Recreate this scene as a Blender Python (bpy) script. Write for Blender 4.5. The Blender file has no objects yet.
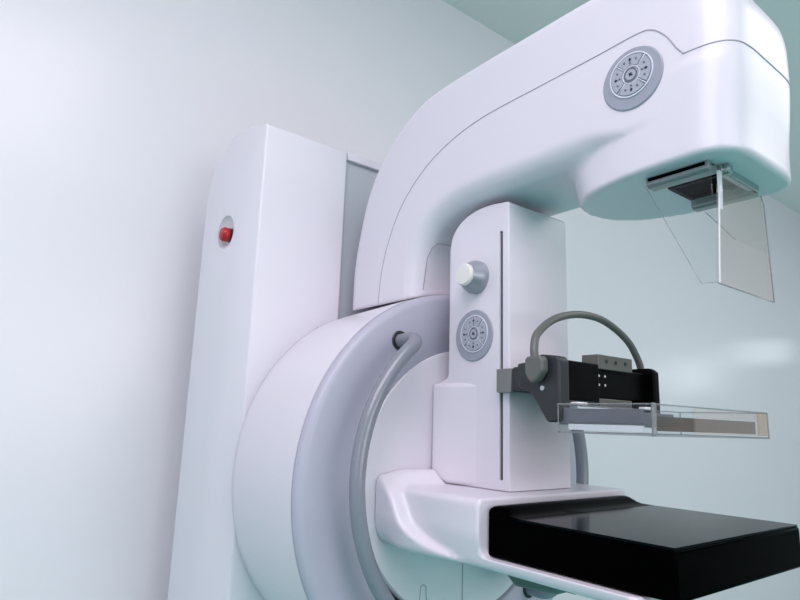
import bpy, bmesh, math
import numpy as np
from mathutils import Vector, Matrix
from mathutils.bvhtree import BVHTree

PI = math.pi
sc = bpy.context.scene
COL = sc.collection

# ------------------------------------------------------------------ camera
cam_d = bpy.data.cameras.new('camera')
cam = bpy.data.objects.new('camera', cam_d); COL.objects.link(cam)
RT = Vector((0.78335, -0.62069, 0.03276)); UP = Vector((-0.14661, -0.13345, 0.98015)); DR = Vector((0.604, 0.773, 0.195))
q = np.radians([38.02564951, 11.26804852, 1.91444461])
dv = Vector((math.sin(q[0])*math.cos(q[1]), math.cos(q[0])*math.cos(q[1]), math.sin(q[1])))
r0 = Vector((math.cos(q[0]), -math.sin(q[0]), 0)); u0 = r0.cross(dv)
rt = math.cos(q[2])*r0 + math.sin(q[2])*u0; up = -math.sin(q[2])*r0 + math.cos(q[2])*u0
M = Matrix.Identity(4)
for i in range(3):
    M[i][0] = rt[i]; M[i][1] = up[i]; M[i][2] = -dv[i]
M.translation = Vector((0, 0, 1.16))
cam.matrix_world = M
cam_d.sensor_width = 36; cam_d.sensor_fit = 'HORIZONTAL'; cam_d.lens = 36*609.83/800
cam_d.clip_start = 0.02; cam_d.clip_end = 50
sc.camera = cam

# ------------------------------------------------------------------ world, light, exposure
w = bpy.data.worlds.new('world'); sc.world = w; w.use_nodes = True
w.node_tree.nodes['Background'].inputs[0].default_value = (0.75, 0.82, 0.95, 1)
w.node_tree.nodes['Background'].inputs[1].default_value = 1.0

def area(name, loc, size, power, color, rot=(0, 0, 0)):
    l = bpy.data.lights.new(name, 'AREA'); l.shape = 'RECTANGLE'; l.size = size[0]; l.size_y = size[1]
    l.energy = power; l.color = color
    o = bpy.data.objects.new(name, l); COL.objects.link(o); o.location = loc; o.rotation_euler = rot
    return o
CEIL = 2.49; RY0_L = -3.1
area('ceiling_panel_light', (-0.5, -0.25, CEIL-0.04), (1.8, 1.2), 20.5, (1.0, 0.872, 0.975))
area('ceiling_panel_light', (2.5, -0.5, CEIL-0.04), (1.6, 1.2), 9, (1.0, 0.93, 0.95))  # second panel, added to even out the light towards the right
area('window_daylight', (-1.95, -0.9, 1.65), (1.3, 1.2), 4, (1.0, 0.92, 1.0), (0, -PI/2, 0))  # unseen fill lamp for the left-facing sides; no window is built
area('window_daylight', (1.2, RY0_L, 1.5), (2.6, 1.3), 21, (1.0, 0.925, 0.95), (PI/2, 0, 0))  # fill lamp added to lift the ceiling and front faces; no window there
sc.view_settings.view_transform = 'Standard'; sc.view_settings.look = 'None'
sc.view_settings.gamma = 1; sc.view_settings.use_curve_mapping = False
sc.view_settings.exposure = 0.67

# ------------------------------------------------------------------ materials
def mat(name, col, rough=0.4, metal=0.0, spec=0.5, coat=0.0, bump=0.0, bscale=300, vary=0.0, emit=None):
    m = bpy.data.materials.new(name); m.use_nodes = True
    nt = m.node_tree; b = nt.nodes['Principled BSDF']
    b.inputs['Base Color'].default_value = (*col, 1); b.inputs['Roughness'].default_value = rough
    b.inputs['Metallic'].default_value = metal; b.inputs['Specular IOR Level'].default_value = spec
    b.inputs['Coat Weight'].default_value = coat; b.inputs['Coat Roughness'].default_value = 0.08
    tc = nt.nodes.new('ShaderNodeTexCoord')
    if vary:
        n = nt.nodes.new('ShaderNodeTexNoise'); n.inputs['Scale'].default_value = 3; n.inputs['Detail'].default_value = 4
        nt.links.new(tc.outputs['Object'], n.inputs['Vector'])
        r = nt.nodes.new('ShaderNodeMapRange'); r.inputs['To Min'].default_value = 1-vary; r.inputs['To Max'].default_value = 1+vary
        nt.links.new(n.outputs['Fac'], r.inputs['Value'])
        h = nt.nodes.new('ShaderNodeHueSaturation'); h.inputs['Color'].default_value = (*col, 1)
        nt.links.new(r.outputs['Result'], h.inputs['Value']); nt.links.new(h.outputs['Color'], b.inputs['Base Color'])
    if bump:
        n2 = nt.nodes.new('ShaderNodeTexNoise'); n2.inputs['Scale'].default_value = bscale
        nt.links.new(tc.outputs['Object'], n2.inputs['Vector'])
        bp = nt.nodes.new('ShaderNodeBump'); bp.inputs['Strength'].default_value = bump; bp.inputs['Distance'].default_value = 0.001
        nt.links.new(n2.outputs['Fac'], bp.inputs['Height']); nt.links.new(bp.outputs['Normal'], b.inputs['Normal'])
    if emit:
        b.inputs['Emission Color'].default_value = (*emit[0], 1); b.inputs['Emission Strength'].default_value = emit[1]
    return m

def clear(name, tint, rough=0.02, haze=0.0, hazecol=(0.7, 0.7, 0.7)):
    m = bpy.data.materials.new(name); m.use_nodes = True; nt = m.node_tree
    for n in list(nt.nodes): nt.nodes.remove(n)
    out = nt.nodes.new('ShaderNodeOutputMaterial')
    tr = nt.nodes.new('ShaderNodeBsdfTransparent'); tr.inputs[0].default_value = (*tint, 1)
    gl = nt.nodes.new('ShaderNodeBsdfGlossy'); gl.inputs['Roughness'].default_value = rough
    df = nt.nodes.new('ShaderNodeBsdfDiffuse'); df.inputs[0].default_value = (*hazecol, 1)
    lw = nt.nodes.new('ShaderNodeLayerWeight'); pw = nt.nodes.new('ShaderNodeMath'); pw.operation = 'POWER'; pw.inputs[1].default_value = 4
    fr = nt.nodes.new('ShaderNodeMath'); fr.operation = 'MULTIPLY_ADD'; fr.inputs[1].default_value = 0.5; fr.inputs[2].default_value = 0.02
    nt.links.new(lw.outputs['Facing'], pw.inputs[0]); nt.links.new(pw.outputs[0], fr.inputs[0])
    m1 = nt.nodes.new('ShaderNodeMixShader'); m1.inputs[0].default_value = haze
    nt.links.new(tr.outputs[0], m1.inputs[1]); nt.links.new(df.outputs[0], m1.inputs[2])
    m2 = nt.nodes.new('ShaderNodeMixShader'); nt.links.new(fr.outputs[0], m2.inputs[0])
    nt.links.new(m1.outputs[0], m2.inputs[1]); nt.links.new(gl.outputs[0], m2.inputs[2])
    nt.links.new(m2.outputs[0], out.inputs[0])
    return m

MT = dict(
    white=mat('white_enamel', (0.76, 0.735, 0.80), 0.28, vary=0.008),
    stand=mat('stand_enamel', (0.78, 0.76, 0.82), 0.35, vary=0.008),
    standgrey=mat('stand_channel_grey', (0.50, 0.53, 0.58), 0.45),
    seam=mat('seam_shadow_gap', (0.40, 0.39, 0.45), 0.7),
    dark=mat('dark_gap', (0.05, 0.05, 0.06), 0.6),
    ring=mat('lavender_grey_ring', (0.47, 0.465, 0.56), 0.35, vary=0.01),
    rail=mat('grey_painted_rail', (0.24, 0.25, 0.30), 0.22, spec=0.7),
    keypad=mat('keypad_grey', (0.33, 0.35, 0.42), 0.45),
    keylight=mat('keypad_button', (0.40, 0.42, 0.49), 0.4),
    keyline=mat('keypad_outline', (0.75, 0.77, 0.84), 0.3),
    mark=mat('black_mark', (0.01, 0.01, 0.015), 0.5),
    picto=mat('grey_print', (0.13, 0.14, 0.18), 0.5),
    silver=mat('silver_knob', (0.36, 0.39, 0.44), 0.35, metal=0.45),
    cream=mat('knob_cap', (0.82, 0.80, 0.76), 0.7, bump=0.4, bscale=500),
    black=mat('black_gloss', (0.0005, 0.0005, 0.0005), 0.22, spec=0.006),
    carbon=mat('black_carbon_top', (0.003, 0.005, 0.0055), 0.12, spec=0.02),
    blackm=mat('black_anodised', (0.001, 0.001, 0.0012), 0.4, spec=0.06),
    bracket=mat('dark_grey_casting', (0.019, 0.022, 0.026), 0.42, bump=0.1),
    clamp=mat('olive_grey_metal', (0.13, 0.13, 0.115), 0.4, metal=0.3),
    clampl=mat('grey_block_face', (0.20, 0.205, 0.21), 0.4),
    hose=mat('grey_hose', (0.12, 0.125, 0.115), 0.4),
    steel=mat('polished_steel', (0.45, 0.50, 0.50), 0.2, metal=0.9),
    railm=mat('slide_rail_metal', (0.30, 0.34, 0.35), 0.3, metal=0.5),
    red=mat('red_button', (0.48, 0.004, 0.012), 0.3),
    redd=mat('dark_red_collar', (0.06, 0.01, 0.012), 0.4),
    wall=mat('wall_paint', (0.86, 0.83, 0.875), 0.24, spec=0.35, vary=0.015, bump=0.15, bscale=90),
    ceil=mat('ceiling_paint', (0.88, 0.88, 0.88), 0.8, vary=0.01),
    floor=mat('teal_vinyl', (0.08, 0.50, 0.42), 0.4, vary=0.05),
    base=mat('baseboard_white', (0.6, 0.62, 0.62), 0.5),
    clear=clear('clear_plastic', (0.975, 0.985, 0.99)),
    clearedge=clear('clear_plastic_edge', (0.72, 0.73, 0.74), haze=0.25, hazecol=(0.6, 0.6, 0.62)),
    tint=clear('warm_tinted_plastic', (0.95, 0.93, 0.92), haze=0.10, hazecol=(0.80, 0.70, 0.66)),
    amber=clear('amber_plastic', (0.93, 0.84, 0.77), haze=0.16, hazecol=(0.62, 0.46, 0.36)),
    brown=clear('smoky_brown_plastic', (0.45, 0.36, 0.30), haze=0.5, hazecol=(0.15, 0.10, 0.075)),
    frost=clear('frosted_plastic', (0.9, 0.93, 0.94), haze=0.75, hazecol=(0.86, 0.88, 0.90)),
    grey=mat('mount_grey', (0.13, 0.135, 0.16), 0.4),
    whitetag=mat('white_tab', (0.85, 0.86, 0.88), 0.5),
    pane=mat('bright_window_pane', (0.8, 0.85, 0.9), 0.2, emit=((0.85, 0.93, 1.0), 1.3)),
    pane_bright=mat('bright_window_pane', (0.8, 0.85, 0.9), 0.2, emit=((0.85, 0.93, 1.0), 2.4)),  # stronger glow for one added panel, so its reflection shows
    diffuser=mat('lamp_diffuser', (0.9, 0.9, 0.9), 0.5, emit=((0.97, 0.96, 1.0), 4.0)),
    under=mat('teal_grey_casting', (0.10, 0.17, 0.16), 0.4),
)

# ------------------------------------------------------------------ helpers
def link(name, me, m, parent=None, smooth=True, bevel=0.0, seg=3, ang=35):
    o = bpy.data.objects.new(name, me); COL.objects.link(o)
    if m is not None: me.materials.append(MT[m])
    if parent: o.parent = parent; o.matrix_parent_inverse = Matrix.Translation(-parent.location)
    if bevel:
        b = o.modifiers.new('bevel', 'BEVEL'); b.width = bevel; b.segments = seg; b.limit_method = 'ANGLE'
        b.angle_limit = math.radians(ang); b.harden_normals = False
    if smooth:
        for p in me.polygons: p.use_smooth = True
        if bevel or smooth == 'auto':
            me.set_sharp_from_angle(angle=math.radians(ang))
    return o

def thing(name, label, cat, loc, group=None):
    o = bpy.data.objects.new(name, None); COL.objects.link(o); o.location = loc
    o.empty_display_size = 0.05; o['label'] = label; o['category'] = cat
    if group: o['group'] = group
    return o

def bm_mesh(name, bm):
    bmesh.ops.recalc_face_normals(bm, faces=bm.faces[:])
    me = bpy.data.meshes.new(name); bm.to_mesh(me); bm.free(); return me

def add_box(bm, x0, x1, y0, y1, z0, z1):
    vs = [bm.verts.new(p) for p in [(x0,y0,z0),(x1,y0,z0),(x1,y1,z0),(x0,y1,z0),(x0,y0,z1),(x1,y0,z1),(x1,y1,z1),(x0,y1,z1)]]
    for f in [(0,1,2,3),(7,6,5,4),(0,4,5,1),(1,5,6,2),(2,6,7,3),(3,7,4,0)]: bm.faces.new([vs[i] for i in f])

def box(name, x0, x1, y0, y1, z0, z1, m, parent=None, bevel=0.0, **k):
    bm = bmesh.new(); add_box(bm, x0, x1, y0, y1, z0, z1)
    return link(name, bm_mesh(name, bm), m, parent, smooth=bool(bevel), bevel=bevel, **k)

def add_prism(bm, prof, axis, a, b):
    """prof: 2D points; axis 'x': (y,z), 'y': (x,z), 'z': (x,y)"""
    def P(p, v):
        return {'x': (v, p[0], p[1]), 'y': (p[0], v, p[1]), 'z': (p[0], p[1], v)}[axis]
    A = [bm.verts.new(P(p, a)) for p in prof]; B = [bm.verts.new(P(p, b)) for p in prof]
    n = len(prof); bm.faces.new(A); bm.faces.new(B[::-1])
    for i in range(n): bm.faces.new([A[i], B[i], B[(i+1) % n], A[(i+1) % n]])

def prism(name, prof, axis, a, b, m, parent=None, bevel=0.0, **k):
    bm = bmesh.new(); add_prism(bm, prof, axis, a, b)
    return link(name, bm_mesh(name, bm), m, parent, smooth='auto', bevel=bevel, **k)

def catmull(pts, n=8, closed=False):
    P = [np.array(p, float) for p in pts]; out = []; N = len(P)
    rng = range(N if closed else N-1)
    for i in rng:
        p1, p2 = P[i], P[(i+1) % N]
        p0 = P[i-1] if (closed or i > 0) else 2*p1-p2
        p3 = P[(i+2) % N] if (closed or i+2 < N) else 2*p2-p1
        for k in range(n):
            t = k/n
            out.append(0.5*((2*p1)+(-p0+p2)*t+(2*p0-5*p1+4*p2-p3)*t*t+(-p0+3*p1-3*p2+p3)*t**3))
    if not closed: out.append(P[-1])
    return [tuple(map(float, p)) for p in out]

def add_tube(bm, pts, r, n=14, caps=True):
    P = [Vector(p) for p in pts]; rings = []
    t0 = (P[1]-P[0]).normalized(); nrm = t0.orthogonal().normalized()
    for i, p in enumerate(P):
        t = (P[min(i+1, len(P)-1)] - P[max(i-1, 0)]).normalized()
        nrm = (nrm - t*nrm.dot(t)).normalized(); bn = t.cross(nrm)
        rr = r[i] if isinstance(r, (list, tuple)) else r
        rings.append([bm.verts.new(p + rr*(math.cos(2*PI*k/n)*nrm + math.sin(2*PI*k/n)*bn)) for k in range(n)])
    for a, b in zip(rings, rings[1:]):
        for k in range(n): bm.faces.new([a[k], a[(k+1) % n], b[(k+1) % n], b[k]])
    if caps: bm.faces.new(rings[0][::-1]); bm.faces.new(rings[-1])

def tube(name, pts, r, m, parent=None, n=14):
    bm = bmesh.new(); add_tube(bm, pts, r, n); return link(name, bm_mesh(name, bm), m, parent, smooth='auto', ang=50)

def add_lathe(bm, prof, c, axis, n=96):
    """prof (radius, height along axis); closed at radius 0 ends"""
    ax = Vector(axis).normalized(); e1 = ax.orthogonal().normalized()
    if abs(ax.z) < 0.5: e1 = Vector((0, 0, 1))
    e2 = ax.cross(e1); c = Vector(c); rings = []
    for r, h in prof:
        if r < 1e-6: rings.append([bm.verts.new(c+ax*h)])
        else: rings.append([bm.verts.new(c+ax*h+r*(math.cos(2*PI*k/n)*e1+math.sin(2*PI*k/n)*e2)) for k in range(n)])
    for a, b in zip(rings, rings[1:]):
        for k in range(n):
            k2 = (k+1) % n
            f = [a[k % len(a)], a[k2 % len(a)], b[k2 % len(b)], b[k % len(b)]]
            g = []
            for v in f:
                if v not in g: g.append(v)
            if len(g) > 2: bm.faces.new(g)
def lathe(name, prof, c, axis, m, parent=None, n=96, ang=35):
    bm = bmesh.new(); add_lathe(bm, prof, c, axis, n)
    return link(name, bm_mesh(name, bm), m, parent, smooth='auto', ang=ang)

# ---- signed-distance modelling: smooth blended castings
def poly_sd(P, V):
    V = np.array(V, float); out = np.empty(len(P))
    A = V; B = np.roll(V, -1, 0)
    for s in range(0, len(P), 40000):
        p = P[s:s+40000]; d = np.full(len(p), 1e9); ins = np.zeros(len(p), bool)
        for a, b in zip(A, B):
            e = b-a; q_ = p-a; t = np.clip((q_@e)/(e@e+1e-18), 0, 1)
            dd = q_-t[:, None]*e; d = np.minimum(d, (dd*dd).sum(1))
            c = (a[1] > p[:, 1]) != (b[1] > p[:, 1])
            if c.any():
                xx = (b[0]-a[0])*(p[:, 1]-a[1])/((b[1]-a[1]) if b[1] != a[1] else 1e-12)+a[0]
                ins ^= c & (p[:, 0] < xx)
        d = np.sqrt(d); out[s:s+40000] = np.where(ins, -d, d)
    return out
def line_d(P, V):
    V = np.array(V, float); d = np.full(len(P), 1e9)
    for a, b in zip(V, V[1:]):
        e = b-a; q_ = P-a; t = np.clip((q_@e)/(e@e), 0, 1); dd = q_-t[:, None]*e; d = np.minimum(d, (dd*dd).sum(1))
    return np.sqrt(d)
def inter(a, b, r):
    a = a+r; b = b+r
    return np.minimum(np.maximum(a, b), 0)+np.hypot(np.maximum(a, 0), np.maximum(b, 0))-r
def smin(a, b, k):
    h = np.maximum(k-np.abs(a-b), 0)/k
    return np.minimum(a, b)-h*h*k/4
def sstep(a, b, x):
    t = np.clip((x-a)/(b-a), 0, 1); return t*t*(3-2*t)

def sdf_mesh(f, lo, hi, h, iters=4):
    lo = np.array(lo, float); n = np.ceil((np.array(hi)-lo)/h).astype(int)+1
    ax = [lo[i]+h*np.arange(n[i]) for i in range(3)]
    G = np.stack(np.meshgrid(*ax, indexing='ij'), -1).reshape(-1, 3)
    V = f(G).reshape(n); S = V < 0
    m = n-1
    cnt = np.zeros(m, int)
    for i in (0, 1):
        for j in (0, 1):
            for k in (0, 1): cnt += S[i:m[0]+i, j:m[1]+j, k:m[2]+k]
    act = (cnt > 0) & (cnt < 8)
    idx = -np.ones(m, int); cells = np.argwhere(act); idx[act] = np.arange(len(cells))
    acc = np.zeros((len(cells), 3)); num = np.zeros(len(cells))
    C = [(i, j, k) for i in (0, 1) for j in (0, 1) for k in (0, 1)]
    for a in C:
        for ax_ in range(3):
            if a[ax_] == 0:
                b = list(a); b[ax_] = 1
                va = V[tuple((cells+a).T)]; vb = V[tuple((cells+b).T)]; c = (va < 0) != (vb < 0)
                t = np.where(c, va/(va-vb+1e-20), 0)
                p = np.array(a, float)[None].repeat(len(cells), 0); p[:, ax_] += t
                acc += p*c[:, None]; num += c
    P = lo+h*(cells+acc/num[:, None]); P0 = P.copy(); e = 1e-4
    for _ in range(iters):
        d = f(P); g = np.stack([(f(P+e*np.eye(3)[i])-f(P-e*np.eye(3)[i]))/(2*e) for i in range(3)], 1)
        P = P-0.8*(d/np.maximum((g*g).sum(1), 0.2))[:, None]*g
        P = np.clip(P, P0-0.7*h, P0+0.7*h)
    F = []
    for a in range(3):
        b, c = (a+1) % 3, (a+2) % 3
        sl0 = [slice(None)]*3; sl1 = [slice(None)]*3; sl0[a] = slice(0, -1); sl1[a] = slice(1, None)
        A_, B_ = S[tuple(sl0)], S[tuple(sl1)]
        E = np.argwhere(A_ != B_)
        ok = (E[:, b] > 0) & (E[:, c] > 0) & (E[:, b] < m[b]) & (E[:, c] < m[c]); E = E[ok]
        flip = A_[tuple(E.T)]
        eb = np.eye(3, dtype=int)[b]; ec = np.eye(3, dtype=int)[c]
        q_ = np.stack([idx[tuple((E-eb-ec).T)], idx[tuple((E-ec).T)], idx[tuple(E.T)], idx[tuple((E-eb).T)]], 1)
        q_[~flip] = q_[~flip][:, ::-1]
        F.append(q_)
    return P, np.concatenate(F)

def np_mesh(name, P, F):
    used = np.unique(F); mp = -np.ones(len(P), int); mp[used] = np.arange(len(used))
    me = bpy.data.meshes.new(name); me.from_pydata(P[used].tolist(), [], mp[F].tolist()); me.update(); return me

# ================================================================== ROOM
def struct(o): o['kind'] = 'structure'; return o
RX0, RX1, RY0, RY1 = -2.1, 4.5, -3.2, 1.30
struct(box('floor', RX0-.1, RX1+.1, RY0-.1, RY1+.1, -0.1, 0, 'floor'))
struct(box('ceiling', RX0-.1, RX1+.1, RY0-.1, RY1+.1, CEIL, CEIL+0.1, 'ceil'))
struct(box('wall_back', RX0-.1, RX1+.1, RY1, RY1+.1, 0, CEIL, 'wall'))
struct(box('wall_front', RX0-.1, RX1+.1, RY0-.1, RY0, 0, CEIL, 'wall'))
struct(box('wall_left', RX0-.1, RX0, RY0, RY1, 0, CEIL, 'wall'))
struct(box('wall_right', RX1, RX1+.1, RY0, RY1, 0, CEIL, 'wall'))
struct(box('baseboard_back', RX0, RX1, RY1-.015, RY1, 0, 0.1, 'base', bevel=0.003))

def window(n, y0, y1, z0, z1, m='pane'):  # unseen glowing panels, added to give the back wall soft reflections
    e = bpy.data.objects.new('window_%d' % n, None); COL.objects.link(e); e.location = (RX1, (y0+y1)/2, z0); e['kind'] = 'structure'
    bm = bmesh.new()
    for a in ((y0-.05, y0, z0-.05, z1+.05), (y1, y1+.05, z0-.05, z1+.05), (y0, y1, z0-.05, z0), (y0, y1, z1, z1+.05)):
        add_box(bm, RX1-.03, RX1-.001, a[0], a[1], a[2], a[3])
    link('window_frame', bm_mesh('window_frame', bm), 'base', e, smooth=False)
    box('window_pane', RX1-.012, RX1-.002, y0, y1, z0, z1, m, e)
window(1, 0.16, 0.52, 1.44, 1.68, 'pane_bright')
window(2, 0.68, 1.04, 1.62, 1.78)

# ================================================================== GANTRY STAND
XC = 0.74
stand = thing('gantry_stand', 'tall white rounded-top gantry column standing against the back wall', 'medical stand', (XC, 1.09, 0))
def side_cover(sgn):
    FY, BY, ZT = 1.0, 1.175, 1.703
    prof = [(FY, 0.0)]+catmull([(1.0, 1.703), (1.03, 1.7095), (1.06, 1.7125), (1.098, 1.705), (1.136, 1.679), (1.160, 1.640), (1.1725, 1.590), (1.175, 1.540)], 5)+[(BY, 0.0)]
    bm = bmesh.new()
    X = lambda y: XC+sgn*(0.29+0.039*(y-FY)/(BY-FY))
    A = [bm.verts.new((X(y), y, z)) for y, z in prof]; B = [bm.verts.new((XC+sgn*0.108, y, z)) for y, z in prof]
    N = len(prof); bm.faces.new(A); bm.faces.new(B[::-1])
    for i in range(N): bm.faces.new([A[i], B[i], B[(i+1) % N], A[(i+1) % N]])
    return bm_mesh('side_cover', bm)
cov = link('side_cover', side_cover(-1), 'stand', stand, bevel=0.004, seg=3, ang=30)
link('side_cover', side_cover(1), 'stand', stand, bevel=0.004, seg=3, ang=30)
prof = [(1.012, 0.0), (1.012, 1.696)]+[(1.09+0.080*math.sin(a), 1.59+0.108*math.cos(a)) for a in np.linspace(0, PI/2, 12)]+[(1.172, 0)]
prism('centre_channel', [(float(a), float(b)) for a, b in prof], 'x', XC-0.1055, XC+0.1055, 'standgrey', stand, bevel=0.003)
box('top_trim', XC-0.104, XC+0.104, 1.004, 1.014, 1.688, 1.706, 'stand', stand, bevel=0.002)
# recess with the emergency stop, cut out of the left cover
BYC, BZC = 1.098, 1.503; BXC = XC-0.29-0.039*(BYC-1.0)/0.175
bm = bmesh.new(); bmesh.ops.create_uvsphere(bm, u_segments=40, v_segments=24, radius=1,
    matrix=Matrix.Translation((BXC-0.003, BYC, BZC+0.004)) @ Matrix.Diagonal((0.016, 0.027, 0.034, 1)))
cutter = bpy.data.objects.new('cutter', bm_mesh('cutter', bm)); COL.objects.link(cutter)
bpy.context.view_layer.update()
def cut(o, c):
    md = o.modifiers.new('cut', 'BOOLEAN'); md.operation = 'DIFFERENCE'; md.object = c; md.solver = 'EXACT'
    bpy.context.view_layer.update()
    dg = bpy.context.evaluated_depsgraph_get(); me = bpy.data.meshes.new_from_object(o.evaluated_get(dg))
    o.modifiers.clear(); o.data = me
    for p in me.polygons: p.use_smooth = True
    me.set_sharp_from_angle(angle=math.radians(35))
    bpy.data.objects.remove(c, do_unlink=True)
cut(cov, cutter)
lathe('button_collar', [(0, 0), (0.0135, 0), (0.0135, 0.014), (0.011, 0.016), (0, 0.016)], (BXC+0.018, BYC, BZC-0.001), (-1, 0, 0), 'redd', stand, n=32)
b = lathe('emergency_button', [(0, 0.0), (0.0135, 0.0), (0.0140, 0.008), (0.0115, 0.013), (0.006, 0.0145), (0, 0.015)], (BXC+0.004, BYC+0.001, BZC-0.001), (-1, 0, 0), 'red', stand, n=32)
b['label'] = 'red emergency stop button'

# ================================================================== DRUM
ZD, RD = 1.065, 0.316
drum = thing('rotating_drum', 'large white drum with lavender-grey front ring in front of the gantry column', 'gantry drum', (XC, 0.87, ZD-RD))
lathe('drum_shell', [(0, 0.0090), (0.290, 0.0090), (0.302, 0.005), (RD-0.008, -0.005), (RD-0.007, -0.02), (RD, -0.222)], (XC, 0.99, ZD), (0, 1, 0), 'white', drum, n=160, ang=40)
# front ring : rounded outer shoulder
pr = [(RD-0.002, 0.0)]
pr = [(RD-0.0005, -0.0135)]+[(RD-0.0135+0.013*math.cos(a), -0.013+0.013*math.sin(a)*1.0) for a in np.linspace(0, PI/2, 10)]+[(0.217, 0.0), (0.214, -0.003), (0.213, -0.02)]
lathe('front_ring', [(0.213, -0.0150), (RD-0.0005, -0.0150)]+[(float(a), float(b)) for a, b in pr], (XC, 0.754, ZD), (0, -1, 0), 'ring', drum, n=160, ang=50)
lathe('front_disc', [(0.2115, -0.02), (0.2115, -0.003), (0.210, 0.0), (0, 0.0)], (XC, 0.752, ZD+0.006), (0, -1, 0), 'white', drum, n=128)
box('disc_seam', 0.7325, 0.7345, 0.7512, 0.753, ZD-0.195, 0.972, 'seam', drum)
bm = bmesh.new()
add_tube(bm, [(0.643, 0.7515, 0.885), (0.645, 0.7515, 0.905)]+[(0.651+0.006*math.cos(a), 0.7515, 0.912+0.006*math.sin(a)) for a in np.linspace(PI*.9, PI*.1, 7)]+[(0.657, 0.7515, 0.905), (0.659, 0.7515, 0.885)], 0.0006, 6)
link('embossed_tab', bm_mesh('embossed_tab', bm), 'seam', drum)
ZH, RH, YH = 1.079, 0.252, 0.704
def handrail(s):
    angs = np.radians(np.linspace(131, 226, 40))
    arc = [(XC+s*RH*math.cos(a), YH, ZH+RH*math.sin(a)) for a in angs]
    p0 = Vector(arc[0]); p1 = Vector(arc[-1])
    ta = (Vector(arc[0])-Vector(arc[1])).normalized(); tb = (Vector(arc[-1])-Vector(arc[-2])).normalized()
    def elbow(p, t):
        r = 0.024; out = []
        for a in np.linspace(0, PI/2, 9): out.append(p+t*(r*math.sin(a))+Vector((0, 1, 0))*(r*(1-math.cos(a))))
        out.append(Vector((out[-1].x, 0.7535, out[-1].z)))
        return out
    e0 = elbow(p0, ta); e1 = elbow(p1, tb)
    pts = [tuple(v) for v in e0[::-1]]+arc[1:-1]+[tuple(v) for v in e1]
    o = tube('handrail', pts, 0.0110, 'rail', drum, n=20)
    for e in (e0, e1):
        lathe('rail_socket', [(0.0112, 0.0), (0.0160, 0.0), (0.0160, 0.001), (0.0150, 0.002), (0.0112, 0.002)], (e[-1].x, 0.754, e[-1].z), (0, -1, 0), 'bracket', o, n=32)
handrail(1); handrail(-1)
# lower plinth behind/below the drum carries it on the column
box('mounting_plate', XC-0.16, XC+0.16, 0.985, 0.9995, 0.82, 1.33, 'standgrey', drum, bevel=0.004)

# ================================================================== C-ARM WITH TUBE HEAD
arm = thing('c_arm', 'curved white C-arm and x-ray tube head rising from the drum', 'x-ray arm', (XC, 0.88, 1.38))
outer = [(0.982, 1.28), (0.982, 1.37), (0.980, 1.45), (0.967, 1.515), (0.943, 1.59), (0.899, 1.655), (0.828, 1.709), (0.758, 1.734), (0.655, 1.739), (0.55, 1.739), (0.43, 1.738),
         (0.345, 1.732), (0.285, 1.708), (0.250, 1.663), (0.232, 1.605), (0.225, 1.545)]
inner = [(0.225, 1.512), (0.40, 1.512), (0.50, 1.512), (0.64, 1.512), (0.70, 1.507), (0.747, 1.487), (0.776, 1.45), (0.788, 1.40), (0.790, 1.34), (0.790, 1.28)]
OUT = catmull(outer, 5); INN = catmull(inner, 4)
ARM = OUT+INN
INL = [p for p in INN if p[0] > 0.45]
podh = [(0, .258), (.055, .259), (.080, .267), (.0945, .290), (.0955, .33), (.093, .38), (.085, .42), (.069, .460), (.038, .490), (0, .500)]
PLAN = catmull([(0, .258), (.055, .259), (.080, .267), (.0925, .290), (.0955, .33)], 4)+[(.0955, 1.3)]; PLAN = PLAN+[(-a, b) for a, b in PLAN[::-1][:-1]]
pod = catmull(podh, 4); pod = pod+[(-a, b) for a, b in pod[::-1][1:-1]]
def f_arm(P):
    x = P[:, 0]-XC; y = P[:, 1]; z = P[:, 2]; yz = P[:, 1:3]
    d2 = poly_sd(yz, ARM)
    di = line_d(yz, INL); w_in = 1-sstep(0.015, 0.075, di)
    r = 0.014+(0.032-0.014)*w_in
    sh_ = 0.009*sstep(1.47, 1.61, z)*(1-sstep(0.27, 0.34, y))
    xy = np.stack([x, y+sh_], 1)
    dpl = poly_sd(xy, PLAN)
    d = inter(d2, dpl, r)
    dp = poly_sd(xy-np.stack([0*y, 0.25*(z-1.463)*sstep(0.40, 0.50, y)], 1), pod)
    dz = np.maximum(1.463-z, z-1.58)
    dpod = inter(dp, dz, 0.004)
    k = 0.0006+0.013*sstep(0.425, 0.465, y)*(1-sstep(1.53, 1.56, z))
    d = smin(d, dpod, k)
    # recess of the collimator opening
    bx = np.abs(P[:, 0]-0.744)-0.024; by = np.abs(y-0.336)-0.028; bz = z-1.483
    rec = np.maximum(np.maximum(bx, by), bz)
    d = np.maximum(d, -rec)
    # sits on the drum
    dr = RD+0.0008-np.hypot(x, z-ZD)
    return np.maximum(d, dr)
P, F = sdf_mesh(f_arm, (XC-0.115, 0.235, 1.355), (XC+0.115, 1.0, 1.755), 0.0045)
seam2 = catmull([(.893, 1.34), (.889, 1.371), (.881, 1.432), (.862, 1.487), (.828, 1.543), (.774, 1.590), (.71, 1.620), (.629, 1.637), (.51, 1.641), (.42, 1.643), (.361, 1.645), (.341, 1.640), (.325, 1.624), (.313, 1.602), (.306, 1.592)], 6)
seam2 += [(.300, 1.590), (.28, 1.5915), (.15, 1.592)]
up_poly = seam2+[(.15, 1.9), (1.2, 1.9), (1.2, 1.34)]
cen = P[F].mean(1); isup = poly_sd(cen[:, 1:3], up_poly) < 0
me_all = np_mesh('arm_all', P, F)
bvh = BVHTree.FromPolygons([tuple(v.co) for v in me_all.vertices], [tuple(p.vertices) for p in me_all.polygons])
link('upper_cover', np_mesh('upper_cover', P, F[isup]), 'white', arm)
link('lower_cover', np_mesh('lower_cover', P, F[~isup]), 'white', arm)
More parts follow.
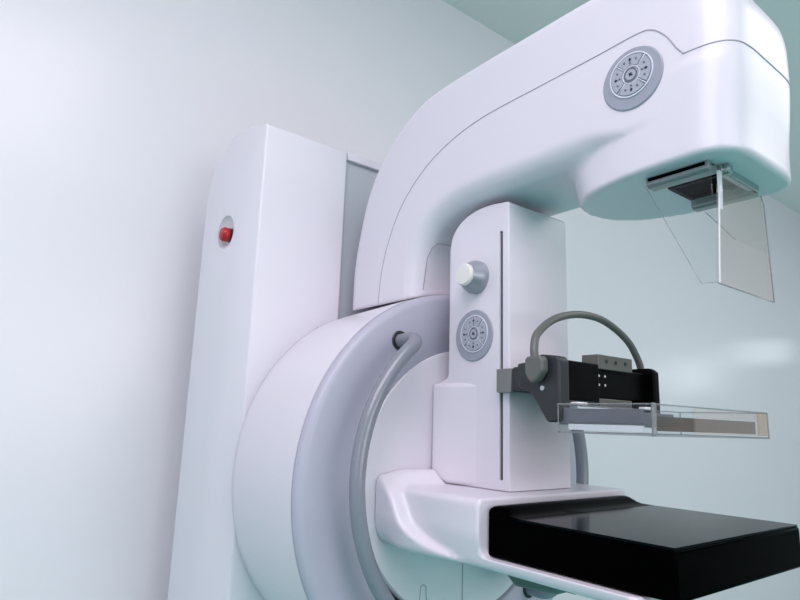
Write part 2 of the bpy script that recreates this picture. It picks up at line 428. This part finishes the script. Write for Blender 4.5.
bpy.data.meshes.remove(me_all)
def on_surface(o, d, tree=None):
    h = (tree or bvh).ray_cast(Vector(o), Vector(d).normalized()); return h[0]
for s in (-1, 1):
    pts = []
    for y, z in seam2:
        if y < 0.305: break
        if math.hypot(0.0955, z-ZD) < RD: continue
        h = on_surface((XC+s*0.3, y, z), (-s, 0, 0))
        if h: pts.append(h)
    for t in np.linspace(0, PI/2, 26):
        z = 1.591; o = Vector((XC+s*0.5*math.cos(t), 0.345-0.5*math.sin(t), z)); c = Vector((XC+s*0.0*math.sin(t), 0.335, z))
        h = on_surface(o, c-o)
        if h and h.y < 0.308: pts.append(h)
    tube('seam', pts, 0.0009, 'seam', arm, n=6)
# access panel on the inner face of the arm, above the drum
pts = []
for x, z in [(0.668, 1.385), (0.668, 1.44), (0.671, 1.458), (0.679, 1.466), (0.70, 1.468), (0.78, 1.468), (0.801, 1.466), (0.809, 1.458), (0.812, 1.44), (0.812, 1.385)]:
    h = on_surface((x, 0.60, z), (0, 1, 0))
    if h: pts.append(h)
tube('panel_seam', pts, 0.0008, 'seam', arm, n=6)

# keypads --------------------------------------------------------------
def keypad(parent, x, y, z, R, ri, oz, oy=0.0, tilt=0):
    """round membrane keypad facing -X"""
    base = lathe('keypad', [(0, 0), (R, 0), (R, 0.0012), (R-0.0015, 0.0028), (0, 0.0028)], (x+0.0008, y, z), (-1, 0, 0), 'keypad', parent, n=72)
    cx = x-0.002; cz = z+oz; y = y+oy
    lathe('button_ring', [(ri-0.0008, 0), (ri+0.0008, 0), (ri+0.0008, 0.0012), (ri-0.0008, 0.0012), (ri-0.0008, 0)], (cx, y, cz), (-1, 0, 0), 'keyline', base, n=64)
    def sector(a0, a1, r0, r1, name, m, t):
        bm = bmesh.new(); n = 12
        pr = [(r1*math.cos(a), r1*math.sin(a)) for a in np.linspace(a0, a1, n)]+[(r0*math.cos(a), r0*math.sin(a)) for a in np.linspace(a1, a0, n)]
        add_prism(bm, [(y+a, cz+b) for a, b in pr], 'x', cx-t, cx)
        return link(name, bm_mesh(name, bm), m, base, smooth='auto')
    for k in range(4):
        c = k*PI/2+tilt
        sector(c-PI/4+0.09, c+PI/4-0.09, ri*0.44, ri*0.92, 'button', 'keylight', 0.0016)
    lathe('button', [(0, 0.002), (ri*0.30, 0.002), (ri*0.33, 0.001), (ri*0.33, 0)], (cx, y, cz), (-1, 0, 0), 'keylight', base, n=32)
    # separators: bright diagonals
    bm = bmesh.new()
    for k in range(4):
        a = PI/4+k*PI/2+tilt
        add_tube(bm, [(cx-0.0005, y+ri*0.42*math.cos(a), cz+ri*0.42*math.sin(a)), (cx-0.0005, y+ri*0.97*math.cos(a), cz+ri*0.97*math.sin(a))], 0.0008, 6)
    add_lathe(bm, [(ri*0.37, 0), (ri*0.42, 0), (ri*0.42, 0.0012), (ri*0.37, 0.0012), (ri*0.37, 0)], (cx, y, cz), (-1, 0, 0), 32)
    link('button_outline', bm_mesh('button_outline', bm), 'keyline', base)
    # printed arrows: a triangle with a small stem, pointing outwards, and a double arrow in the middle
    def tri(cy, cz_, a, s):
        bm = bmesh.new()
        pr = [(1.0, 0), (-0.2, 0.9), (-0.2, 0.3), (-1.0, 0.3), (-1.0, -0.3), (-0.2, -0.3), (-0.2, -0.9)]
        pr = [(cy+s*(u*math.cos(a)-v*math.sin(a)), cz_+s*(u*math.sin(a)+v*math.cos(a))) for u, v in pr]
        add_prism(bm, pr, 'x', cx-0.0024, cx-0.0005)
        link('arrow_mark', bm_mesh('arrow_mark', bm), 'mark', base, smooth=False)
    for k in range(4):
        a = k*PI/2+tilt
        tri(y+ri*0.72*math.cos(a), cz+ri*0.72*math.sin(a), a, 0.0022)
    tri(y, cz, PI/2*0.4, 0.0034)
    # small printed pictograms beside each arrow
    for k in range(4):
        a = k*PI/2+tilt
        for da, rr in ((0.42, 0.70), (-0.42, 0.70), (0.0, 0.54)):
            bm = bmesh.new(); cy, cz2 = y+ri*rr*math.cos(a+da), cz+ri*rr*math.sin(a+da); q1 = 0.0016
            add_prism(bm, [(cy-q1, cz2-q1*.5), (cy+q1*.3, cz2-q1*.9), (cy+q1, cz2+q1*.6), (cy-q1*.4, cz2+q1)], 'x', cx-0.0020, cx-0.0005)
            link('pictogram', bm_mesh('pictogram', bm), 'picto', base, smooth=False)
    lathe('centre_ring', [(ri*0.25, 0.0018), (ri*0.31, 0.0018), (ri*0.31, 0.0024), (ri*0.25, 0.0024), (ri*0.25, 0.0018)], (cx, y, cz), (-1, 0, 0), 'picto', base, n=32)
keypad(arm, XC-0.0955, 0.370, 1.5875, 0.041, 0.0285, 0.0045)

# collimator rails under the head
rails = [('slide_rail', 0.668, 0.690, 0.296, 0.372), ('slide_rail', 0.780, 0.800, 0.296, 0.372)]
for nme, x0, x1, y0, y1 in rails:
    bm = bmesh.new()
    add_prism(bm, [(x0, 1.4635), (x0, 1.454), (x0+0.004, 1.4505), (x1-0.004, 1.4505), (x1, 1.454), (x1, 1.4635), (x1-0.006, 1.4635), (x1-0.006, 1.459), (x0+0.006, 1.459), (x0+0.006, 1.4635)], 'y', y0, y1)
    link(nme, bm_mesh(nme, bm), 'railm', arm, bevel=0.0008, seg=2)
for xx in (0.6676, 0.8004):
    box('rail_slot', xx-0.0005, xx+0.0005, 0.300, 0.369, 1.4575, 1.4615, 'black', arm)
box('front_rail', 0.690, 0.790, 0.291, 0.300, 1.454, 1.4635, 'steel', arm, bevel=0.001)
box('collimator_window', 0.7205, 0.7675, 0.3085, 0.3635, 1.4622, 1.4825, 'black', arm)
bm = bmesh.new()
for a in ((0.715, 0.7205, 0.303, 0.369), (0.7675, 0.773, 0.303, 0.369), (0.7205, 0.7675, 0.303, 0.3085), (0.7205, 0.7675, 0.3635, 0.369)):
    add_box(bm, a[0], a[1], a[2], a[3], 1.4605, 1.4635)
link('window_surround', bm_mesh('window_surround', bm), 'blackm', arm, smooth=False)
lathe('latch_screw', [(0, 0), (0.006, 0), (0.006, 0.012), (0.004, 0.014), (0, 0.014)], (0.697, 0.2975, 1.457), (0, -1, 0), 'steel', arm, n=24)

# ================================================================== FACE SHIELD
sh = thing('face_shield', 'clear plastic face shield hanging under the x-ray tube head', 'face shield', (0.755, 0.30, 1.322))
prism('front_panel', [(0.666, 1.3185), (0.813, 1.3185), (0.807, 1.442), (0.800, 1.4525), (0.690, 1.4525), (0.6825, 1.435)], 'y', 0.2935, 0.2955, 'tint', sh)
prism('side_panel', [(0.2935, 1.3195), (0.312, 1.321), (0.372, 1.452), (0.2935, 1.452)], 'x', 0.6655, 0.6675, 'clear', sh)
prism('side_panel', [(0.296, 1.38), (0.330, 1.405), (0.366, 1.452), (0.296, 1.452)], 'x', 0.8055, 0.8075, 'clear', sh)
bm = bmesh.new()
add_tube(bm, [(0.8125, 0.2935, 1.3185), (0.807, 0.2935, 1.442), (0.800, 0.2935, 1.4525)], 0.0008, 8)
add_tube(bm, [(0.6665, 0.2935, 1.3185), (0.8125, 0.2935, 1.3185)], 0.0008, 8)
add_tube(bm, [(0.6665, 0.2935, 1.3195), (0.6665, 0.312, 1.321), (0.6665, 0.372, 1.452)], 0.0004, 8)
add_tube(bm, [(0.8065, 0.330, 1.405), (0.8065, 0.366, 1.452)], 0.0005, 8)
link('shield_edge', bm_mesh('shield_edge', bm), 'clearedge', sh)
prism('hinge_flange', [(0.6795, 1.405), (0.6835, 1.405), (0.688, 1.452), (0.680, 1.452)], 'y', 0.2905, 0.2930, 'frost', sh)
tube('front_edge', [(0.6668, 0.2925, 1.3185), (0.6830, 0.2925, 1.437)], 0.0011, 'frost', sh, n=8)

# ================================================================== COMPRESSION COLUMN
cc = thing('compression_column', 'white upright compression column with knob and slot under the arm', 'medical column', (XC, 0.67, 1.07))
CX0, CX1 = 0.672, 0.812
ZB = 1.0685
prof = [(0.597, ZB), (0.597, 1.494)]+catmull([(0.600, 1.4965), (0.640, 1.5005), (0.676, 1.497), (0.705, 1.485), (0.722, 1.466), (0.7275, 1.445)], 5)+[(0.7265, 1.245)]+catmull([(0.7265, 1.237), (0.732, 1.230), (0.7435, 1.226), (0.7505, 1.222)], 4)+[(0.7507, ZB)]
prof = [p for i, p in enumerate(prof) if i == 0 or math.dist(p, prof[i-1]) > 1e-4]
hs = prism('housing', prof, 'x', CX0, CX1, 'white', cc)
bm = bmesh.new(); add_box(bm, CX0-0.01, CX0+0.012, 0.6095, 0.6160, 1.083, 1.452)
cu = bpy.data.objects.new('cu', bm_mesh('cu', bm)); COL.objects.link(cu)
bv = hs.modifiers.new('bevel', 'BEVEL'); bv.width = 0.0035; bv.segments = 3; bv.limit_method = 'ANGLE'; bv.angle_limit = math.radians(35)
cut(hs, cu)
bm = bmesh.new()
lo_ = [(CX0+0.001, 0.655), (CX0-0.0140, 0.7507), (CX1+0.0140, 0.7507), (CX1-0.001, 0.655)]
add_prism(bm, lo_, 'z', 1.0687, 1.2225)
link('base_flare', bm_mesh('base_flare', bm), 'white', cc, bevel=0.007, seg=4, ang=60)
box('slot_liner', CX0+0.003, CX0+0.0115, 0.6100, 0.6155, 1.0835, 1.4515, 'dark', cc)
ky, kz = 0.664, 1.387
lathe('knob', [(0, 0), (0.0262, 0), (0.0262, 0.008), (0.0250, 0.012), (0.0200, 0.0215), (0.0185, 0.0255), (0.0, 0.0255)], (CX0+0.0005, ky, kz), (-1, 0, 0), 'silver', cc, n=64)
kn = lathe('knob_cap', [(0.0, 0.0), (0.0175, 0.0), (0.0175, 0.004), (0.0155, 0.0065), (0.0, 0.0072)], (CX0-0.0248, ky, kz), (-1, 0, 0), 'cream', cc, n=64)
keypad(cc, CX0, 0.669, 1.295, 0.0405, 0.0285, 0.0025, -0.002)

# ================================================================== RECEPTOR SUPPORT
sup = thing('receptor_support', 'white moulded bracket under the column holding the black image receptor', 'medical bracket', (XC, 0.6, 0.985))
DX0, DX1 = 0.590, 0.893
fold = np.array(catmull([(.745, 1.085), (.722, 1.067), (.708, 1.050), (.690, 1.023), (.662, 1.006), (.625, .995), (.58, .985), (.52, .975)], 6))
fpoly = [tuple(p) for p in fold]+[(.52, .90), (.85, .90), (.85, 1.085)]
def f_sup(P):
    x = P[:, 0]-XC; y = P[:, 1]; z = P[:, 2]
    root = poly_sd(P[:, 1:3], fpoly)        # negative behind the fold
    bul = 0.021*sstep(0.565, 0.70, y)*(1-sstep(-0.004, 0.004, root))*(1-0.45*sstep(1.05, 0.985, z)*0)
    hw = 0.166+bul-0.10*sstep(0.0, 0.06, 1.03-z)*0.10
    rad = 0.010+0.013*sstep(0.70, 0.74, y)
    top = 1.068+0.021*sstep(0.712, 0.742, y)
    bot = 0.984+0.0*y
    a = np.abs(x)-hw
    dz = np.maximum(z-top, bot-z)
    d = inter(a, dz, rad)
    dy = np.maximum(0.352-y, y-0.7515)
    # plan corner rounding at the front end
    d = np.maximum(d, y-0.7515); d = inter(d, 0.352-y, 0.012)
    # receptor bay
    by = y-0.5625; bz = 0.9985-z
    bay = inter(by, bz, 0.010)
    d = np.maximum(d, -bay)
    # seat of the column
    seat = np.maximum(np.maximum(np.abs(x+XC-0.742)-0.0712-0.0146*np.clip((y-0.655)/0.0957, 0, 1), 0.596-y), 1.0682-z)
    return np.maximum(d, -seat)
P, F = sdf_mesh(f_sup, (XC-0.20, 0.335, 0.97), (XC+0.20, 0.765, 1.10), 0.004)
link('moulded_body', np_mesh('moulded_body', P, F), 'white', sup)
ub = prism('under_bracket', [(0.60, 0.983), (0.70, 0.983), (0.70, 0.93), (0.68, 0.915), (0.60, 0.92), (0.58, 0.95)], 'x', 0.775, 0.865, 'under', sup, bevel=0.005)
box('bracket_recess', 0.785, 0.855, 0.574, 0.61, 0.925, 0.9835, 'blackm', sup, bevel=0.002)

# ================================================================== IMAGE RECEPTOR
rec = thing('image_receptor', 'glossy black flat image receptor table on the white bracket', 'x-ray detector', (XC, 0.44, 1.0))
bm = bmesh.new()
add_prism(bm, [(DX0, 1.000), (DX1, 1.000), (DX1, 1.0475), (DX0, 1.0475)], 'y', 0.3165, 0.5605)
link('receptor_body', bm_mesh('receptor_body', bm), 'black', rec, bevel=0.003, seg=3)
box('receptor_top', DX0+0.0015, DX1-0.0015, 0.318, 0.514, 1.0470, 1.0500, 'carbon', rec, bevel=0.001)
# raised rear stop with a hollow front slope
rp = [(0.5595, 1.0460), (0.5595, 1.0545), (0.5583, 1.0580), (0.555, 1.0598), (0.548, 1.0605), (0.543, 1.0595), (0.537, 1.0570), (0.530, 1.0535), (0.522, 1.0513), (0.512, 1.0503), (0.512, 1.0460)]
bm = bmesh.new(); xs = np.concatenate([DX0+0.001+0.012*(1-np.cos(np.linspace(0, PI/2, 8))), DX1-0.001-0.018*(1-np.sin(np.linspace(0, PI/2, 8)))])
rings = []
for i, x in enumerate(xs):
    if i < 8: s = 0.55+0.45*math.sin(i/7*PI/2)
    else: s = math.cos((i-8)/7*PI/2)*0.9+0.1
    rings.append([bm.verts.new((float(x), 0.5595-(0.5595-y)*((0.7+0.3*s) if 1.051 < z else 1), z if z < 1.0501 else 1.0500+(z-1.05)*s)) for y, z in rp])
for a, b_ in zip(rings, rings[1:]):
    for k in range(len(rp)):
        bm.faces.new([a[k], a[(k+1) % len(rp)], b_[(k+1) % len(rp)], b_[k]])
bm.faces.new(rings[0]); bm.faces.new(rings[-1][::-1])
link('rear_stop', bm_mesh('rear_stop', bm), 'black', rec, smooth='auto', ang=40)

# ================================================================== COMPRESSION CARRIAGE
car = thing('compression_carriage', 'dark grey and black carriage clamped on the column slot with a grey hose', 'medical carriage', (0.74, 0.53, 1.2))
prism('slot_clamp', [(0.660, 0.5835), (0.660, 0.6115), (0.6715, 0.6115), (0.6715, 0.5955), (0.676, 0.5955), (0.676, 0.5835)], 'z', 1.2055, 1.2395, 'clampl', car, bevel=0.0012, seg=2)
box('slide_pin', 0.671, 0.682, 0.6112, 0.6148, 1.208, 1.237, 'dark', car)
prism('cross_bar', [(0.6615, 0.5832), (0.676, 0.5832), (0.676, 0.5950), (0.80, 0.5950), (0.80, 0.5600), (0.700, 0.5600), (0.6615, 0.5795)], 'z', 1.2065, 1.2385, 'bracket', car, bevel=0.002, seg=2)
pl = [(0.462, 1.166), (0.478, 1.165), (0.486, 1.176), (0.500, 1.196), (0.512, 1.206), (0.525, 1.2075), (0.525, 1.238), (0.505, 1.240), (0.487, 1.248), (0.463, 1.245), (0.459, 1.240), (0.459, 1.170)]
prism('side_plate', pl, 'x', 0.6055, 0.6255, 'bracket', car, bevel=0.003, seg=3)
box('neck', 0.640, 0.75, 0.500, 0.5640, 1.2065, 1.2385, 'bracket', car, bevel=0.003)
box('drive_box', 0.6255, 0.7010, 0.468, 0.512, 1.1930, 1.2425, 'blackm', car, bevel=0.002)
box('drive_box', 0.7010, 0.8340, 0.480, 0.512, 1.1990, 1.2400, 'blackm', car, bevel=0.002)
prism('end_plate', [(0.466, 1.168), (0.515, 1.168), (0.515, 1.243), (0.510, 1.248), (0.474, 1.248), (0.466, 1.242)], 'x', 0.8340, 0.8480, 'blackm', car, bevel=0.003)
bmx = bmesh.new(); add_box(bmx, 0.7090, 0.7905, 0.474, 0.500, 1.2375, 1.2570)
gb = link('top_block', bm_mesh('top_block', bmx), 'clamp', car, bevel=0.0008, seg=2)
for x in (0.7275, 0.750, 0.773):
    lathe('block_hole', [(0, 0), (0.0030, 0), (0.0030, 0.0012), (0, 0.0012)], (x, 0.4748, 1.2485), (0, -1, 0), 'mark', gb, n=20)
box('bottom_block', 0.7090, 0.7860, 0.474, 0.506, 1.1880, 1.1985, 'clamp', car, bevel=0.0008)
for x in (0.7180, 0.7320):
    for z in (1.2170, 1.2290):
        lathe('screw_head', [(0, 0), (0.0016, 0), (0.0016, 0.0008), (0, 0.0010)], (x, 0.4803, z), (0, -1, 0), 'whitetag', car, n=14)
# hose connector on the side plate
cn = thing_pts = [(0.484, 1.214), (0.492, 1.212), (0.498, 1.217), (0.502, 1.226), (0.502, 1.241), (0.498, 1.2450), (0.478, 1.2450), (0.474, 1.240), (0.474, 1.226)]
hc = prism('hose_connector', cn, 'x', 0.592, 0.6055, 'hose', car, bevel=0.004, seg=3)
lathe('connector_screw', [(0, 0), (0.0035, 0), (0.003, 0.0015), (0, 0.0018)], (0.6055, 0.484, 1.2060), (-1, 0, 0), 'steel', car, n=20)
hp = catmull([(0.599, 0.490, 1.240), (0.601, 0.493, 1.256), (0.614, 0.498, 1.276), (0.650, 0.500, 1.299), (0.700, 0.501, 1.3125), (0.750, 0.501, 1.3140), (0.790, 0.501, 1.305), (0.825, 0.500, 1.288), (0.847, 0.500, 1.267), (0.857, 0.500, 1.250), (0.858, 0.500, 1.236)], 8)
tube('hose', hp, 0.0052, 'hose', car, n=16)
lathe('hose_fitting', [(0, 0), (0.0075, 0), (0.0075, 0.008), (0.006, 0.010), (0, 0.010)], (0.858, 0.500, 1.2300), (0, 0, 1), 'bracket', car, n=24)
box('hose_bracket', 0.8475, 0.869, 0.490, 0.510, 1.205, 1.231, 'bracket', car, bevel=0.002)

# ================================================================== COMPRESSION PADDLE
pad = thing('compression_paddle', 'clear shallow compression paddle tray held above the black receptor', 'compression paddle', (XC, 0.40, 1.155))
PX0, PX1, PY0, PY1, PZ0, PZ1 = 0.600, 0.885, 0.340, 0.4575, 1.1545, 1.1865
t = 0.0025
XA = 0.690
box('tray_floor', PX0, PX1, PY0, PY1, PZ0, PZ0+t, 'clear', pad)
bm = bmesh.new()
add_box(bm, PX0, PX0+t, PY0, PY1, PZ0+t, PZ1)
add_box(bm, PX1-t, PX1, PY0+t, PY1, PZ0+t, PZ1)
add_box(bm, PX0+t, PX1-t, PY1-t, PY1, PZ0+t, PZ1)
add_box(bm, PX0+t, XA, PY0, PY0+t, PZ0+t, PZ1)
link('tray_wall', bm_mesh('tray_wall', bm), 'clear', pad, smooth=False)
box('tinted_wall', XA, 0.858, PY0, PY0+t, PZ0+t, PZ1, 'tint', pad)
box('tinted_end', 0.858, PX1, PY0, PY0+t, PZ0+t, PZ1, 'amber', pad)['label'] = 'amber tinted end of the front wall'
bm = bmesh.new(); e = 0.0009
c4 = [(PX0, PY0), (PX1, PY0), (PX1, PY1), (PX0, PY1)]
for z in (PZ0, PZ1):
    for i in range(4):
        a, b_ = c4[i], c4[(i+1) % 4]; add_tube(bm, [(*a, z), (*b_, z)], e if z == PZ1 else 0.0011, 6)
for c in c4: add_tube(bm, [(*c, PZ0), (*c, PZ1)], e, 6)
link('tray_edge', bm_mesh('tray_edge', bm), 'clearedge', pad, smooth=False)
box('mount_bar', PX0+0.012, PX1-0.040, PY1-0.012, PY1+0.0095, 1.1630, 1.1825, 'grey', pad, bevel=0.0015)
box('side_stiffener', PX0+0.003, PX0+0.007, PY0+0.012, PY1-0.013, 1.1655, 1.1815, 'grey', pad, bevel=0.001)
box('side_strip', PX0+0.003, PX0+0.006, PY0+0.012, PY1-0.012, 1.1575, 1.1640, 'frost', pad)  # pale strip painted in as the lit reflection of the clear tray bottom
prism('corner_clip', [(0.5985, 1.1535), (0.6045, 1.1535), (0.6045, 1.1880), (0.5985, 1.1880)], 'y', 0.3365, 0.3400, 'clearedge', pad, bevel=0.0015)
box('inner_strip', 0.622, 0.862, 0.3465, 0.3485, 1.1590, 1.1745, 'brown', pad)['label'] = 'smoky brown inner strip'  # dark brown see-through band just behind the front wall
for x in (0.630, 0.782):
    box('white_tab', x, x+0.022, 0.452, 0.462, 1.1868, 1.1905, 'whitetag', pad, bevel=0.001)
